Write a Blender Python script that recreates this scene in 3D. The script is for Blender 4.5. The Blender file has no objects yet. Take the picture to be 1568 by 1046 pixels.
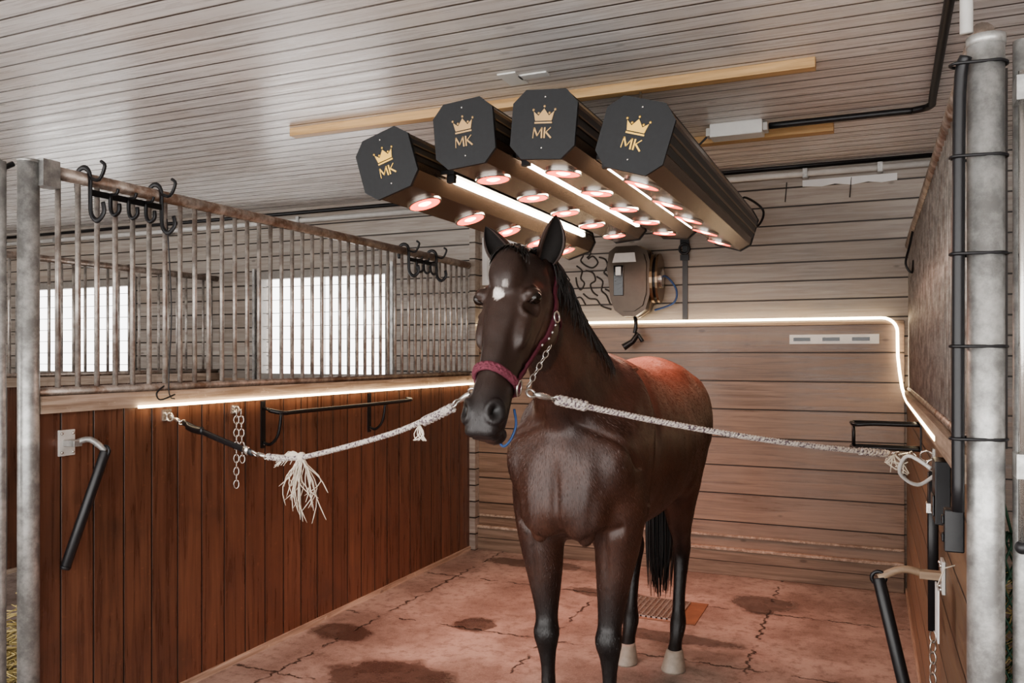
import bpy, bmesh, math, random
import numpy as np
from mathutils import Vector, Matrix, noise
from mathutils.bvhtree import BVHTree
random.seed(7)
V=Vector
scene=bpy.context.scene
COL=scene.collection

# ---------------------------------------------------------------- materials
class NT:
    def __init__(s,name):
        s.m=bpy.data.materials.new(name); s.m.use_nodes=True
        s.t=s.m.node_tree; s.n=s.t.nodes; s.l=s.t.links
        s.b=s.n['Principled BSDF']
        s.tc=s.n.new('ShaderNodeTexCoord')
        s.obj=s.tc.outputs['Object']
    def inp(s,sock,v):
        if isinstance(v,bpy.types.NodeSocket): s.l.new(v,sock)
        elif v is not None:
            if isinstance(v,(tuple,list)) and len(v)==3 and sock.type=='RGBA': v=(*v,1)
            sock.default_value=v
    def math(s,op,a,b=None,c=None,clamp=False):
        n=s.n.new('ShaderNodeMath'); n.operation=op; n.use_clamp=clamp
        s.inp(n.inputs[0],a)
        if b is not None: s.inp(n.inputs[1],b)
        if c is not None: s.inp(n.inputs[2],c)
        return n.outputs[0]
    def xyz(s):
        n=s.n.new('ShaderNodeSeparateXYZ'); s.l.new(s.obj,n.inputs[0]); return n.outputs
    def scale(s,v3,vec=None):
        n=s.n.new('ShaderNodeMapping'); s.l.new(vec or s.obj,n.inputs[0]); n.inputs['Scale'].default_value=v3; return n.outputs[0]
    def noise(s,scale,detail=4,vec=None,rough=.5,dist=0):
        n=s.n.new('ShaderNodeTexNoise'); s.l.new(vec or s.obj,n.inputs['Vector'])
        n.inputs['Scale'].default_value=scale; n.inputs['Detail'].default_value=detail
        n.inputs['Roughness'].default_value=rough; n.inputs['Distortion'].default_value=dist
        return n.outputs[0]
    def mix(s,f,a,b,mode='MIX'):
        n=s.n.new('ShaderNodeMix'); n.data_type='RGBA'; n.blend_type=mode
        s.inp(n.inputs[0],f); s.inp(n.inputs[6],a); s.inp(n.inputs[7],b); return n.outputs[2]
    def ss(s,v,a,b):
        n=s.n.new('ShaderNodeMapRange'); n.interpolation_type='SMOOTHSTEP'
        s.inp(n.inputs[0],v); n.inputs[1].default_value=a; n.inputs[2].default_value=b
        return n.outputs[0]
    def bump(s,h,strength=.3,dist=.01):
        n=s.n.new('ShaderNodeBump'); s.l.new(h,n.inputs['Height']); n.inputs['Strength'].default_value=strength
        n.inputs['Distance'].default_value=dist; s.l.new(n.outputs[0],s.b.inputs['Normal'])
    def set(s,**k):
        for a,v in k.items():
            s.inp(s.b.inputs[{'col':'Base Color','rough':'Roughness','metal':'Metallic','spec':'Specular IOR Level','em':'Emission Color','ems':'Emission Strength','coat':'Coat Weight'}[a]],v)
        return s.m

def plain(name,col,rough=.5,metal=0,var=.25,scale=20,bump=0.1):
    t=NT(name); f=t.noise(scale,4)
    c2=tuple(x*(1-var) for x in col); c1=tuple(min(1,x*(1+var)) for x in col)
    t.set(col=t.mix(f,c2,c1),rough=rough,metal=metal)
    if bump: t.bump(t.noise(scale*4,3),bump,.003)
    return t.m

def emis(name,col,st,base=(.8,.8,.8)):
    t=NT(name); f=t.noise(60,1)
    t.set(col=base,em=t.mix(f,tuple(x*.94 for x in col),col),ems=st); return t.m

def planks(name,c1,c2,div,w,grain,rough=.5,gw=.03,gcol=(.015,.01,.008),patch=None,patchamt=0,tint=.35,bumps=.6,off=0,stain=None,pscale=1.7,gb=.12):
    t=NT(name); o=t.xyz()
    u=t.math('DIVIDE',t.math('ADD',o[div],off+50),w)
    fr=t.math('FRACT',u); fl=t.math('FLOOR',u)
    edge=t.math('MINIMUM',fr,t.math('SUBTRACT',1,fr))
    groove=t.ss(edge,gw*.35,gw)
    wn=t.n.new('ShaderNodeTexWhiteNoise'); wn.noise_dimensions='1D'; t.l.new(fl,wn.inputs['W'])
    sc=[26,26,26]; sc[grain]=1.3
    mp=t.scale(tuple(sc))
    ad=t.n.new('ShaderNodeVectorMath'); ad.operation='ADD'; t.l.new(mp,ad.inputs[0])
    cb=t.n.new('ShaderNodeCombineXYZ')
    k=t.math('MULTIPLY',wn.outputs[0],37.0)
    for i in range(3): t.l.new(k,cb.inputs[i])
    t.l.new(cb.outputs[0],ad.inputs[1])
    g=t.noise(1.6,6,ad.outputs[0],.6,.6)
    g2=t.ss(g,.32,.68)
    big=t.noise(pscale,5,None,.6)
    col=t.mix(g2,c2,c1)
    tn=t.math('ADD',t.math('MULTIPLY',wn.outputs[0],tint),1-tint/2)
    cc=t.n.new('ShaderNodeCombineXYZ')
    for i in range(3): t.l.new(tn,cc.inputs[i])
    col=t.mix(1.0,col,cc.outputs[0],'MULTIPLY')
    if patch: col=t.mix(t.math('MULTIPLY',t.ss(big,.4,.65),patchamt),col,patch)
    kv=[5,5,5]; kv[grain]=2.2
    vo=t.n.new('ShaderNodeTexVoronoi'); t.l.new(t.scale(tuple(kv)),vo.inputs['Vector']); vo.inputs['Scale'].default_value=1.3
    kn=t.math('SUBTRACT',1,t.ss(vo.outputs['Distance'],.04,.09))
    col=t.mix(t.math('MULTIPLY',kn,.55),col,tuple(x*.35 for x in c2))
    if stain:
        st=t.ss(t.noise(3.5,6,None,.65),.5,.75)
        col=t.mix(t.math('MULTIPLY',st,.5),col,stain)
        st2=t.ss(t.noise(30,5,None,.7),.60,.72)
        col=t.mix(t.math('MULTIPLY',st2,.35),col,tuple(min(1,x*1.9) for x in c1))
    col=t.mix(groove,gcol,col)
    rr=t.math('ADD',t.math('MULTIPLY',g2,.15),rough-.07)
    t.set(col=col,rough=rr)
    h=t.math('ADD',t.math('MULTIPLY',groove,1.0),t.math('MULTIPLY',g2,gb))
    t.bump(h,bumps,.006)
    return t.m

def metal_galv(name,col=(.5,.5,.5),rust=0.0):
    t=NT(name)
    a=t.noise(14,6,None,.7); b=t.noise(55,3)
    c=t.mix(t.ss(a,.35,.7),tuple(x*.6 for x in col),tuple(min(1,x*1.25) for x in col))
    if rust: c=t.mix(t.math('MULTIPLY',t.ss(t.noise(9,6,None,.7),.45,.65),rust),c,(.16,.085,.05))
    t.set(col=c,rough=t.math('ADD',t.math('MULTIPLY',b,.35),.25),metal=.6); t.bump(b,.12,.002)
    return t.m

M={}
M['ceil']=planks('ceiling_boards',(.80,.785,.77),(.68,.655,.635),1,.115,0,.28,.075,(.10,.078,.065),(.60,.51,.44),.4,.14,.5,gb=.03)
M['wallU']=planks('wall_boards_upper',(.37,.335,.30),(.245,.21,.185),2,.125,0,.42,.055,patch=(.31,.25,.20),patchamt=.5)
M['wallL']=planks('wall_boards_lower',(.29,.20,.145),(.165,.108,.075),2,.193,0,.34,.03,patch=(.28,.215,.17),patchamt=.5,off=.01,gb=.08)
M['woodL']=planks('stained_vertical_boards',(.165,.076,.046),(.080,.036,.023),1,.145,2,.32,.035,patch=(.14,.060,.038),patchamt=.5,stain=(.048,.028,.020))
M['woodR']=planks('side_boards',(.24,.155,.10),(.13,.08,.052),2,.19,1,.45,.03)
M['pine']=planks('pine_batten',(.66,.44,.22),(.44,.27,.12),1,3.0,0,.5,.001,tint=.1)
M['stick']=planks('worn_stick_wood',(.36,.27,.19),(.22,.15,.10),1,3.0,0,.5,.001,tint=.1)
M['cap']=planks('worn_rail_board',(.46,.37,.30),(.24,.175,.13),0,3.0,1,.55,.001,tint=.1,stain=(.13,.08,.055))
M['ply']=planks('pale_board',(.80,.72,.64),(.65,.55,.46),1,.11,2,.55,.05)
M['base']=planks('base_board',(.27,.20,.15),(.15,.105,.075),2,.1,0,.5,.03,off=.005)
M['galv']=metal_galv('galvanised_steel',(.44,.44,.43))
M['bar']=metal_galv('bar_steel',(.46,.43,.40),.4)
M['rust']=metal_galv('rusty_rail',(.38,.32,.28),.8)
M['black']=plain('black_plastic',(.012,.012,.014),.38)
M['blackm']=plain('black_metal',(.016,.016,.018),.32,.3)
M['cap_face']=plain('lamp_end_cap',(.012,.013,.015),.6,0,.3,60)
M['lampbody']=plain('anodised_lamp_body',(.15,.105,.078),.26,.85,.1)
M['white']=plain('white_paint',(.75,.75,.73),.45,0,.08)
M['pipe']=plain('white_pipe',(.55,.54,.52),.35,0,.15)
M['gold']=plain('gold_print',(.78,.50,.13),.35,.6,.1)
M['grey_print']=plain('pale_gold_print',(.50,.33,.16),.45,.4,.1)
M['chrome']=plain('steel_fitting',(.6,.58,.55),.25,.9,.15)
M['bronze']=plain('bronze_housing',(.065,.048,.036),.28,.6,.2)
M['bronzeh']=plain('bronze_trim',(.20,.14,.09),.28,.8,.2)
M['darkglass']=plain('dark_display',(.01,.01,.012),.1)
M['blue']=plain('blue_hose',(.03,.08,.22),.4)
M['led']=emis('led_strip_light',(1,.80,.52),12)
M['tube']=emis('lamp_tube_light',(1,.86,.68),30)
M['bulb_red']=emis('heat_bulb_rim',(1,.07,.035),6.0,(.3,.02,.01))
M['bulb_hot']=emis('heat_bulb_core',(1,.38,.24),18,(.3,.05,.03))
M['maroon']=plain('maroon_webbing',(.085,.012,.024),.7,0,.4,150,.3)
M['pink']=plain('braided_noseband',(.16,.038,.058),.75,0,.6,180,.6)
M['frame']=plain('window_frame',(.25,.23,.21),.5)
M['ink']=plain('line_drawing_ink',(.035,.028,.024),.6)
M['hair']=plain('black_hair',(.010,.008,.007),.40,0,.4,80)
M['hoof']=plain('hoof_horn',(.30,.26,.22),.5,0,.3,40)
M['eye']=plain('eye_gloss',(.010,.006,.004),.03,0,.1,10,0)
M['paper']=plain('paper_white',(.7,.7,.7),.6,0,.05)
M['orange']=plain('drain_surround',(.19,.10,.06),.5,0,.4,14)
M['hay']=plain('hay_straw',(.38,.30,.13),.8,0,.5,30)
M['net']=plain('green_net_cord',(.02,.06,.035),.7,0,.3,40)
t=NT('cotton_rope'); w=t.noise(130,2); t.set(col=t.mix(t.ss(w,.5,.62),(.52,.47,.43),(.12,.09,.11)),rough=.85); t.bump(t.noise(300,2),.4,.002); M['rope']=t.m
M['cotton']=plain('frayed_cotton',(.57,.51,.43),.9,0,.15)

# floor
t=NT('stall_floor'); o=t.xyz()
n1=t.noise(2.2,6,None,.6); n2=t.noise(16,5,None,.7); n3=t.noise(110,2)
col=t.mix(t.ss(n1,.35,.65),(.19,.145,.127),(.35,.29,.26))
col=t.mix(t.math('MULTIPLY',t.ss(n2,.46,.68),.65),col,(.12,.088,.075))
col=t.mix(t.math('MULTIPLY',t.ss(n3,.5,.7),.25),col,(.44,.38,.35))
def sq(ax,fr):
    return t.math('MULTIPLY',t.math('SUBTRACT',t.ss(t.math('SINE',t.math('MULTIPLY',o[ax],fr)),-.4,.4),.5),.012)
jag=t.math('MULTIPLY',t.math('SUBTRACT',t.noise(19,4,None,.75),.5),.07)
def seam(ax,oth,per,off):
    u=t.math('FRACT',t.math('DIVIDE',t.math('ADD',t.math('ADD',t.math('ADD',o[ax],jag),sq(oth,61)),off+50),per))
    e=t.math('MULTIPLY',t.math('ABSOLUTE',t.math('SUBTRACT',u,.5)),per)
    return t.math('SUBTRACT',1,t.ss(e,.003,.011))
s=t.math('MAXIMUM',seam(0,1,1.02,.02),seam(1,0,.93,.35))
s=t.math('MULTIPLY',s,t.ss(t.noise(5,3,None,.6),.40,.52))
col=t.mix(t.math('MULTIPLY',s,.92),col,(.016,.011,.009))
wet=None
wob=t.math('MULTIPLY',t.math('SUBTRACT',t.noise(4.5,4,None,.6),.5),1.3)
for (px,py,rx,ry) in [(-2.65,3.72,.21,.13),(-2.02,4.13,.12,.13),(-.60,5.15,.19,.2),(-2.05,3.28,.36,.25),(-1.5,5.0,.3,.10),(-1.0,4.35,.4,.10),(-2.2,5.5,.45,.12)]:
    dx=t.math('DIVIDE',t.math('SUBTRACT',o[0],px),rx); dy=t.math('DIVIDE',t.math('SUBTRACT',o[1],py),ry)
    dd=t.math('SQRT',t.math('ADD',t.math('MULTIPLY',dx,dx),t.math('MULTIPLY',dy,dy)))
    dd=t.math('ADD',dd,wob)
    k=t.math('SUBTRACT',1,t.ss(dd,.75,1.08))
    wet=k if wet is None else t.math('MAXIMUM',wet,k)
dk=t.mix(1.0,col,(.38,.35,.34),'MULTIPLY')
col=t.mix(wet,col,dk)
t.set(col=col,rough=t.math('SUBTRACT',t.math('ADD',t.math('MULTIPLY',n2,.3),.34),t.math('MULTIPLY',wet,.30)))
t.bump(t.math('SUBTRACT',t.math('ADD',t.math('MULTIPLY',n2,.5),t.math('MULTIPLY',n3,.15)),s),.4,.006)
M['floor']=t.m

# ---------------------------------------------------------------- builder
class B:
    def __init__(s): s.v=[];s.f=[];s.m=[];s.s=[];s.mats=[]
    def mi(s,k):
        if k not in s.mats: s.mats.append(k)
        return s.mats.index(k)
    def add(s,vs,fs,mat,smooth=False,X=None):
        o=len(s.v)
        for p in vs:
            p=V(p); s.v.append(X@p if X else p)
        k=s.mi(mat)
        for f in fs: s.f.append([i+o for i in f]); s.m.append(k); s.s.append(smooth)
    def box(s,a,b,mat,X=None):
        x0,y0,z0=[min(a[i],b[i]) for i in range(3)]; x1,y1,z1=[max(a[i],b[i]) for i in range(3)]
        vs=[(x0,y0,z0),(x1,y0,z0),(x1,y1,z0),(x0,y1,z0),(x0,y0,z1),(x1,y0,z1),(x1,y1,z1),(x0,y1,z1)]
        s.add(vs,[(0,3,2,1),(4,5,6,7),(0,1,5,4),(1,2,6,5),(2,3,7,6),(3,0,4,7)],mat,False,X)
    def tube(s,pts,r,mat,n=10,closed=False,X=None,flat=1.0,up=None):
        pts=[V(p) for p in pts]; N=len(pts)
        rs=r if isinstance(r,(list,tuple)) else [r]*N
        T=[]
        for i in range(N):
            a=pts[(i-1)%N] if (closed or i>0) else pts[i]; b=pts[(i+1)%N] if (closed or i<N-1) else pts[i]
            d=(b-a); T.append(d.normalized() if d.length>1e-9 else V((0,0,1)))
        u=V(up) if up else (V((0,0,1)) if abs(T[0].z)<.9 else V((1,0,0)))
        u=(u-T[0]*u.dot(T[0])).normalized(); vs=[]
        for i in range(N):
            u=(u-T[i]*u.dot(T[i])); u=u.normalized() if u.length>1e-6 else T[i].orthogonal().normalized()
            w=T[i].cross(u)
            for k in range(n):
                a=2*math.pi*k/n
                vs.append(pts[i]+(u*math.cos(a)+w*math.sin(a)*flat)*rs[i])
        fs=[]
        for i in range(N if closed else N-1):
            j=(i+1)%N
            for k in range(n):
                fs.append((i*n+k,i*n+(k+1)%n,j*n+(k+1)%n,j*n+k))
        if not closed:
            fs.append(tuple(range(n-1,-1,-1))); fs.append(tuple((N-1)*n+k for k in range(n)))
        s.add(vs,fs,mat,True,X)
    def ell(s,c,r,mat,X=None,n=16,m=10,R=None):
        c=V(c); vs=[];fs=[]
        for i in range(m+1):
            th=math.pi*i/m
            for k in range(n):
                a=2*math.pi*k/n
                p=V((r[0]*math.sin(th)*math.cos(a),r[1]*math.sin(th)*math.sin(a),r[2]*math.cos(th)))
                if R: p=R@p
                vs.append(c+p)
        for i in range(m):
            for k in range(n): fs.append((i*n+k,(i+1)*n+k,(i+1)*n+(k+1)%n,i*n+(k+1)%n))
        s.add(vs,fs,mat,True,X)
    def prism(s,poly,y0,y1,mat,X=None,capmat=None,smooth=False):
        n=len(poly); vs=[(p[0],y0,p[1]) for p in poly]+[(p[0],y1,p[1]) for p in poly]
        s.add(vs,[(i,(i+1)%n,n+(i+1)%n,n+i) for i in range(n)],mat,smooth,X)
        s.add(vs,[tuple(range(n-1,-1,-1)),tuple(range(n,2*n))],capmat or mat,False,X)
    def build(s,name,bevel=0,parent=None):
        me=bpy.data.meshes.new(name); me.from_pydata([tuple(p) for p in s.v],[],s.f)
        for k in s.mats: me.materials.append(M[k])
        me.polygons.foreach_set('material_index',s.m); me.polygons.foreach_set('use_smooth',s.s); me.update()
        bm=bmesh.new(); bm.from_mesh(me); bmesh.ops.recalc_face_normals(bm,faces=bm.faces); bm.to_mesh(me); bm.free()
        ob=bpy.data.objects.new(name,me); COL.objects.link(ob)
        if bevel:
            md=ob.modifiers.new('bevel','BEVEL'); md.width=bevel; md.segments=2; md.limit_method='ANGLE'; md.angle_limit=math.radians(50)
        if parent: ob.parent=parent
        return ob

def crom(P,n):
    out=[]
    P=[list(p) for p in P]
    for i in range(len(P)-1):
        p0=P[max(i-1,0)];p1=P[i];p2=P[i+1];p3=P[min(i+2,len(P)-1)]
        for k in range(n):
            t=k/n
            out.append([.5*((2*b)+(-a+c)*t+(2*a-5*b+4*c-d)*t*t+(-a+3*b-3*c+d)*t**3) for a,b,c,d in zip(p0,p1,p2,p3)])
    out.append(P[-1]); return out
def rope(b,path,r,mat,pitch=.035,strands=3):
    path=[V(p) for p in path]; L=[0]
    for i in range(1,len(path)): L.append(L[-1]+(path[i]-path[i-1]).length)
    tot=L[-1]; N=int(tot/pitch*8)+2
    def at(sv):
        for i in range(1,len(path)):
            if sv<=L[i]+1e-9:
                t=(sv-L[i-1])/max(1e-9,L[i]-L[i-1]); return path[i-1].lerp(path[i],t),(path[i]-path[i-1]).normalized()
        return path[-1],(path[-1]-path[-2]).normalized()
    for k in range(strands):
        pts=[]
        for i in range(N):
            sv=tot*i/(N-1); p,d=at(sv); u=d.cross(V((0,0,1))).normalized(); w=u.cross(d)
            a=2*math.pi*(sv/pitch+k/strands); pts.append(p+(u*math.cos(a)+w*math.sin(a))*r*.55)
        b.tube(pts,r*.62,mat,6)
def chain(b,p0,p1,r,mat,wire=.0028):
    p0=V(p0);p1=V(p1); d=p1-p0; n=max(2,int(d.length/(r*2.6))); t=d.normalized(); u=t.orthogonal().normalized(); w=t.cross(u)
    for i in range(n):
        c=p0+d*((i+.5)/n); s=u if i%2 else w
        b.tube([c+t*math.cos(a)*r*1.7+s*math.sin(a)*r for a in [2*math.pi*k/12 for k in range(12)]],wire,mat,6,closed=True)
def ring(b,c,n,r,wire,mat,k=20):
    n=V(n).normalized(); u=n.orthogonal().normalized(); w=n.cross(u); c=V(c)
    b.tube([c+(u*math.cos(a)+w*math.sin(a))*r for a in [2*math.pi*i/k for i in range(k)]],wire,mat,8,closed=True)

XL,XR,YB,ZC=-2.85,.21,5.79,2.78
YF=-1.4
# ---------------------------------------------------------------- room shell
b=B(); b.box((-10,YF,-.1),(3.3,6.0,0),'floor'); b.build('floor')
b=B(); b.box((-10,YF,ZC),(3.3,6.0,ZC+.1),'ceil'); b.build('ceiling')
b=B()
W=[(-8.1,-6.5),(-4.99,-3.62)]; z0,z1=1.30,2.22
b.box((-10,YB,z1),(3.3,YB+.14,ZC),'wallU')
xs=[-10,-8.1,-6.5,-4.99,-3.62,3.3]
for i in (0,2,4): b.box((xs[i],YB,z0),(xs[i+1],YB+.14,z1),'wallU')
b.box((-10,YB,0),(3.3,YB+.14,z0),'wallL')
b.box((XL+.03,YB-.022,0),(XR-.02,YB,1.72),'wallL')
b.build('wall_back')
b=B(); b.box((-10.12,YF,0),(-10,6,ZC),'woodR'); b.build('wall_left')
b=B(); b.box((3.2,YF,0),(3.3,YB,ZC),'woodR'); b.build('wall_right')
for i,(a,c) in enumerate(W):
    b=B(); f=.045
    b.box((a,YB-.01,z0),(a+f,YB+.06,z1),'frame'); b.box((c-f,YB-.01,z0),(c,YB+.06,z1),'frame')
    b.box((a,YB-.012,z0-.02),(c,YB+.06,z0+f),'frame'); b.box((a,YB-.012,z1-f),(c,YB+.06,z1+.02),'frame')
    m=(a+c)/2; b.box((m-.012,YB+.01,z0+f),(m+.012,YB+.04,z1-f),'white')
    for k in range(1,8):
        z=z0+(z1-z0)*k/8; b.tube([(a+f,YB+.02,z),(c-f,YB+.02,z)],.003,'frame',6)
    b.box((a-.04,YB-.03,z0-.05),(a-.015,YB-.005,z1+.05),'galv'); b.box((c+.015,YB-.03,z0-.05),(c+.04,YB-.005,z1+.05),'galv')
    b.build('window_%d'%(i+1))
b=B(); b.box((XL+.03,YB-.045,0),(XR-.02,YB-.022,.17),'base'); b.box((XL+.03,YB-.055,.17),(XR-.02,YB-.022,.19),'cap'); b.box((XL+.03,YB-.04,.26),(XR-.02,YB-.022,.275),'cap'); b.build('baseboard_back',.003)
b=B(); b.box((XL+.03,YB-.04,1.70),(XR-.02,YB-.0,1.725),'base'); b.build('trim_1',.003)

# ---------------------------------------------------------------- partitions
def partition(name,X,Y0,Y1,zmid,sp,back=False,woodmat='woodL',posts=True,ztop=2.2):
    b=B()
    b.box((X-.025,Y0+.03,.015),(X+.0,Y1-.005,zmid-.03),woodmat)
    b.box((X-.045,Y0+.03,zmid-.035),(X+.022,Y1-.005,zmid+.03),'cap')
    b.box((X-.035,Y0+.03,0),(X+.012,Y1-.005,.03),'cap')
    b.tube([(X-.01,Y0,ztop),(X-.01,Y1-.005,ztop)],.026,'rust',14)
    b.tube([(X-.01,Y0,zmid+.045),(X-.01,Y1-.005,zmid+.045)],.018,'rust',8)
    y=Y0+.12
    while y<Y1-.03:
        b.tube([(X-.01,y,zmid+.02),(X-.01,y,ztop)],.0105,'bar',8); y+=sp
    if back: b.box((X+.05,Y0+.2,zmid+.03),(X+.065,Y1-.005,ztop-.02),'ply')
    return b
b=partition('p',XL,2.075,YB,1.318,.087)
b.tube([(XL-.01,2.075,0),(XL-.01,2.075,2.215)],.037,'galv',20)
b.tube([(XL-.01,2.075,2.215),(XL-.01,2.075,2.225)],.039,'galv',20)
b.box((XL-.01,2.09,2.13),(XL+.05,2.16,2.23),'galv')
b.build('stall_partition')
b=partition('p',XR+.02,2.05,YB,1.25,.075,True,'woodR')
b.build('stall_partition')
b=partition('p',-5.45,2.0,YB,1.318,.10); b.tube([(-5.46,2.0,0),(-5.46,2.0,2.22)],.037,'galv',16); b.build('stall_partition')
b=B()
b.tube([(.222,2.0,0),(.222,2.0,2.155)],.036,'galv',24)
b.tube([(.222,2.0,2.155),(.222,2.0,2.175)],.038,'galv',24)
b.build('steel_post')
b=B(); gx=-2.875
b.tube([(gx,1.975,0),(gx,1.975,2.2)],.022,'galv',16); b.tube([(gx,1.975,2.19),(gx-1.7,1.9,2.19)],.02,'galv',10)
b.tube([(gx,1.975,.6),(gx-1.7,1.9,.6)],.02,'galv',10)
for k in range(12): b.tube([(gx-.11-k*.12,1.97-k*.005,.6),(gx-.11-k*.12,1.97-k*.005,2.19)],.009,'bar',8)
b.tube([(gx,1.975,2.17),(gx+.01,2.02,2.2)],.01,'blackm',8)
b.build('stall_gate')
b=B(); b.tube([(.292,2.01,0),(.292,2.01,2.16)],.02,'galv',14); b.tube([(.281,1.95,1.12),(.281,1.95,2.08)],.007,'chrome',10)
b.ell((.281,1.95,1.11),(.014,.014,.014),'black'); b.tube([(.292,2.01,2.12),(1.4,2.01,2.12)],.02,'galv',10); b.tube([(.292,2.01,.6),(1.4,2.01,.6)],.02,'galv',10)
for z in (2.02,1.25): b.box((.27,1.94,z),(.305,2.0,z+.05),'galv')
for k in range(10): b.tube([(.40+k*.1,2.01,.6),(.40+k*.1,2.01,2.12)],.009,'bar',8)
b.build('stall_gate')
# hay net on the far side of the right partition, hay beside the left one
b=B(); nc=V((.385,2.85,.60))
def npt(a,z): 
    r=.075*math.sqrt(max(0,1-(abs(z-.60)/.38)**2.5)); return V((nc.x+r*math.cos(a),nc.y+r*math.sin(a)*1.3,z))
for k in range(12):
    for sgn in (-1,1): b.tube([npt(2*math.pi*k/12+sgn*j*.26,.23+j*.037) for j in range(21)],.0035,'net',5)
b.tube([(nc.x,nc.y,.96),(nc.x-.03,nc.y,1.1),(.296,nc.y,1.3)],.004,'net',6)
for i in range(260):
    z=random.uniform(.26,.92); a=random.uniform(0,6.28); p=npt(a,z); p=nc.lerp(p,0)+(p-nc)*random.uniform(.5,.95); d=V((random.uniform(-.03,.03),random.uniform(-.03,.03),random.uniform(-.03,.03)))
    b.tube([p-d,p+d],.0015,'hay',4)
b.build('hay_net')
b=B()
for i in range(1500):
    px=random.uniform(-3.9,-3.0); py=random.uniform(2.3,3.5); h=.5*max(0,1-((px+3.45)/.5)**2)*max(0,1-((py-2.9)/.65)**2)
    p=V((px,py,random.uniform(.004,max(.01,h)))); d=V((random.uniform(-.1,.1),random.uniform(-.1,.1),random.uniform(-.02,.02))); q=p-d; q.z=max(q.z,.003); r=p+d; r.z=max(r.z,.003)
    b.tube([q,r],.003,'hay',4)
b.build('hay_pile')
b=B()
cxp,cyp=.168,1.975
b.tube(crom([(.182,1.97,2.13),(cxp+.003,cyp,2.05),(cxp,cyp,1.6),(cxp,cyp,1.17)],5),.0125,'black',12)
cd=(V((cxp,cyp,0))-V((.222,2.0,0))); a0=math.atan2(cd.y,cd.x)
for z in (2.115,1.92,1.715,1.52,1.325):
    pts=[V((.222,2.0,z))+V((math.cos(a),math.sin(a),0))*.0395 for a in [a0+math.radians(100+160*k/12) for k in range(13)]]
    pts+=[V((cxp,cyp,z))+V((math.cos(a),math.sin(a),0))*.0155 for a in [a0-math.radians(80)+math.radians(160*k/8) for k in range(9)]]
    b.tube(pts,.0035,'black',6,closed=True)
b.build('black_cable')
b=B(); b.tube([(.185,1.99,2.185),(.185,1.99,ZC)],.013,'pipe',12); b.build('conduit_pipe')
b=B(); b.box((.15,2.08,1.06),(.19,2.12,1.155),'black'); b.box((.145,2.09,1.08),(.151,2.11,1.10),'blackm'); b.box((.145,2.09,1.12),(.151,2.11,1.14),'blackm'); b.build('wall_socket',.004)
# LED strips
b=B(); b.box((XL+.024,2.54,1.279),(XL+.036,YB-.06,1.291),'led'); b.build('led_strip')
b=B()
zl=1.742
pts=[(XL+.06,YB-.05,zl),(.06,YB-.05,zl)]+[(.06+.09*math.sin(a),YB-.05,zl-.09+.09*math.cos(a)) for a in [math.radians(x) for x in (15,30,45,60,75,90)]]+[(.152,YB-.05,1.5),(.162,YB-.055,1.40),(.175,YB-.10,1.30),(.186,YB-.22,1.25),(.188,5.2,1.235),(.188,2.95,1.235)]
b.tube(pts,.009,'led',8); b.build('led_strip')

# ---------------------------------------------------------------- ceiling fittings
b=B(); b.box((-3.0,3.74,ZC-.045),(-.22,3.80,ZC),'pine'); b.build('ceiling_batten',.003)
b=B(); b.box((-1.95,4.84,ZC-.045),(-.19,4.91,ZC),'pine'); b.build('ceiling_batten',.003)
b=B(); b.box((-1.56,3.40,ZC-.006),(-1.47,3.56,ZC),'white'); b.box((-1.48,3.45,ZC-.006),(-1.34,3.50,ZC),'white'); b.build('ceiling_patch_plate')
b=B(); b.box((-.82,4.60,ZC-.075),(-.54,4.72,ZC),'white'); b.box((-.845,4.62,ZC-.06),(-.82,4.70,ZC-.015),'pipe'); b.box((-.54,4.62,ZC-.06),(-.515,4.70,ZC-.015),'pipe')
b.tube(crom([(-.84,4.66,ZC-.05),(-.9,4.66,ZC-.1),(-.93,4.7,ZC-.05),(-.95,4.72,ZC-.02)],5),.006,'black',8); b.build('junction_box',.008)
b=B(); b.tube(crom([(-.51,4.66,ZC-.03),(.1,4.66,ZC-.03),(.2,4.66,ZC-.03),(.27,4.6,ZC-.03),(.27,4.4,ZC-.03),(.25,3.2,ZC-.03),(.24,2.2,ZC-.03)],6),.018,'black',10)
b.build('black_conduit')
b=B(); b.tube([(-9.8,YB-.05,2.66),(-2.95,YB-.05,2.66)],.022,'pipe',12); b.tube([(-9.8,YB-.04,2.73),(-2.95,YB-.04,2.73)],.014,'black',8)
for x in (-9,-7.5,-6,-4.5,-3.2): b.box((x-.015,YB-.08,2.63),(x+.015,YB,2.69),'galv')
b.build('water_pipe')
b=B(); b.tube([(-1.9,YB-.05,2.70),(XR+.2,YB-.05,2.70)],.02,'pipe',12); b.tube([(-1.9,YB-.04,2.755),(XR+.2,YB-.04,2.755)],.012,'black',8)
for x in (-1.6,-1.0,-.4,.05): b.box((x-.015,YB-.08,2.67),(x+.015,YB,2.73),'galv')
b.build('water_pipe')
b=B(); b.prism([(-.42,2.625),(-.30,2.615),(-.22,2.628),(-.12,2.612),(-.02,2.625),(.06,2.612),(.15,2.62),(.15,2.665),(-.42,2.665)],YB-.01,YB,'paper')
for x in (-.52,-.12): b.tube([(x,YB-.008,2.66),(x-.01,YB-.01,2.53)],.003,'black',6)
b.build('wall_patch_strip')

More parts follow.
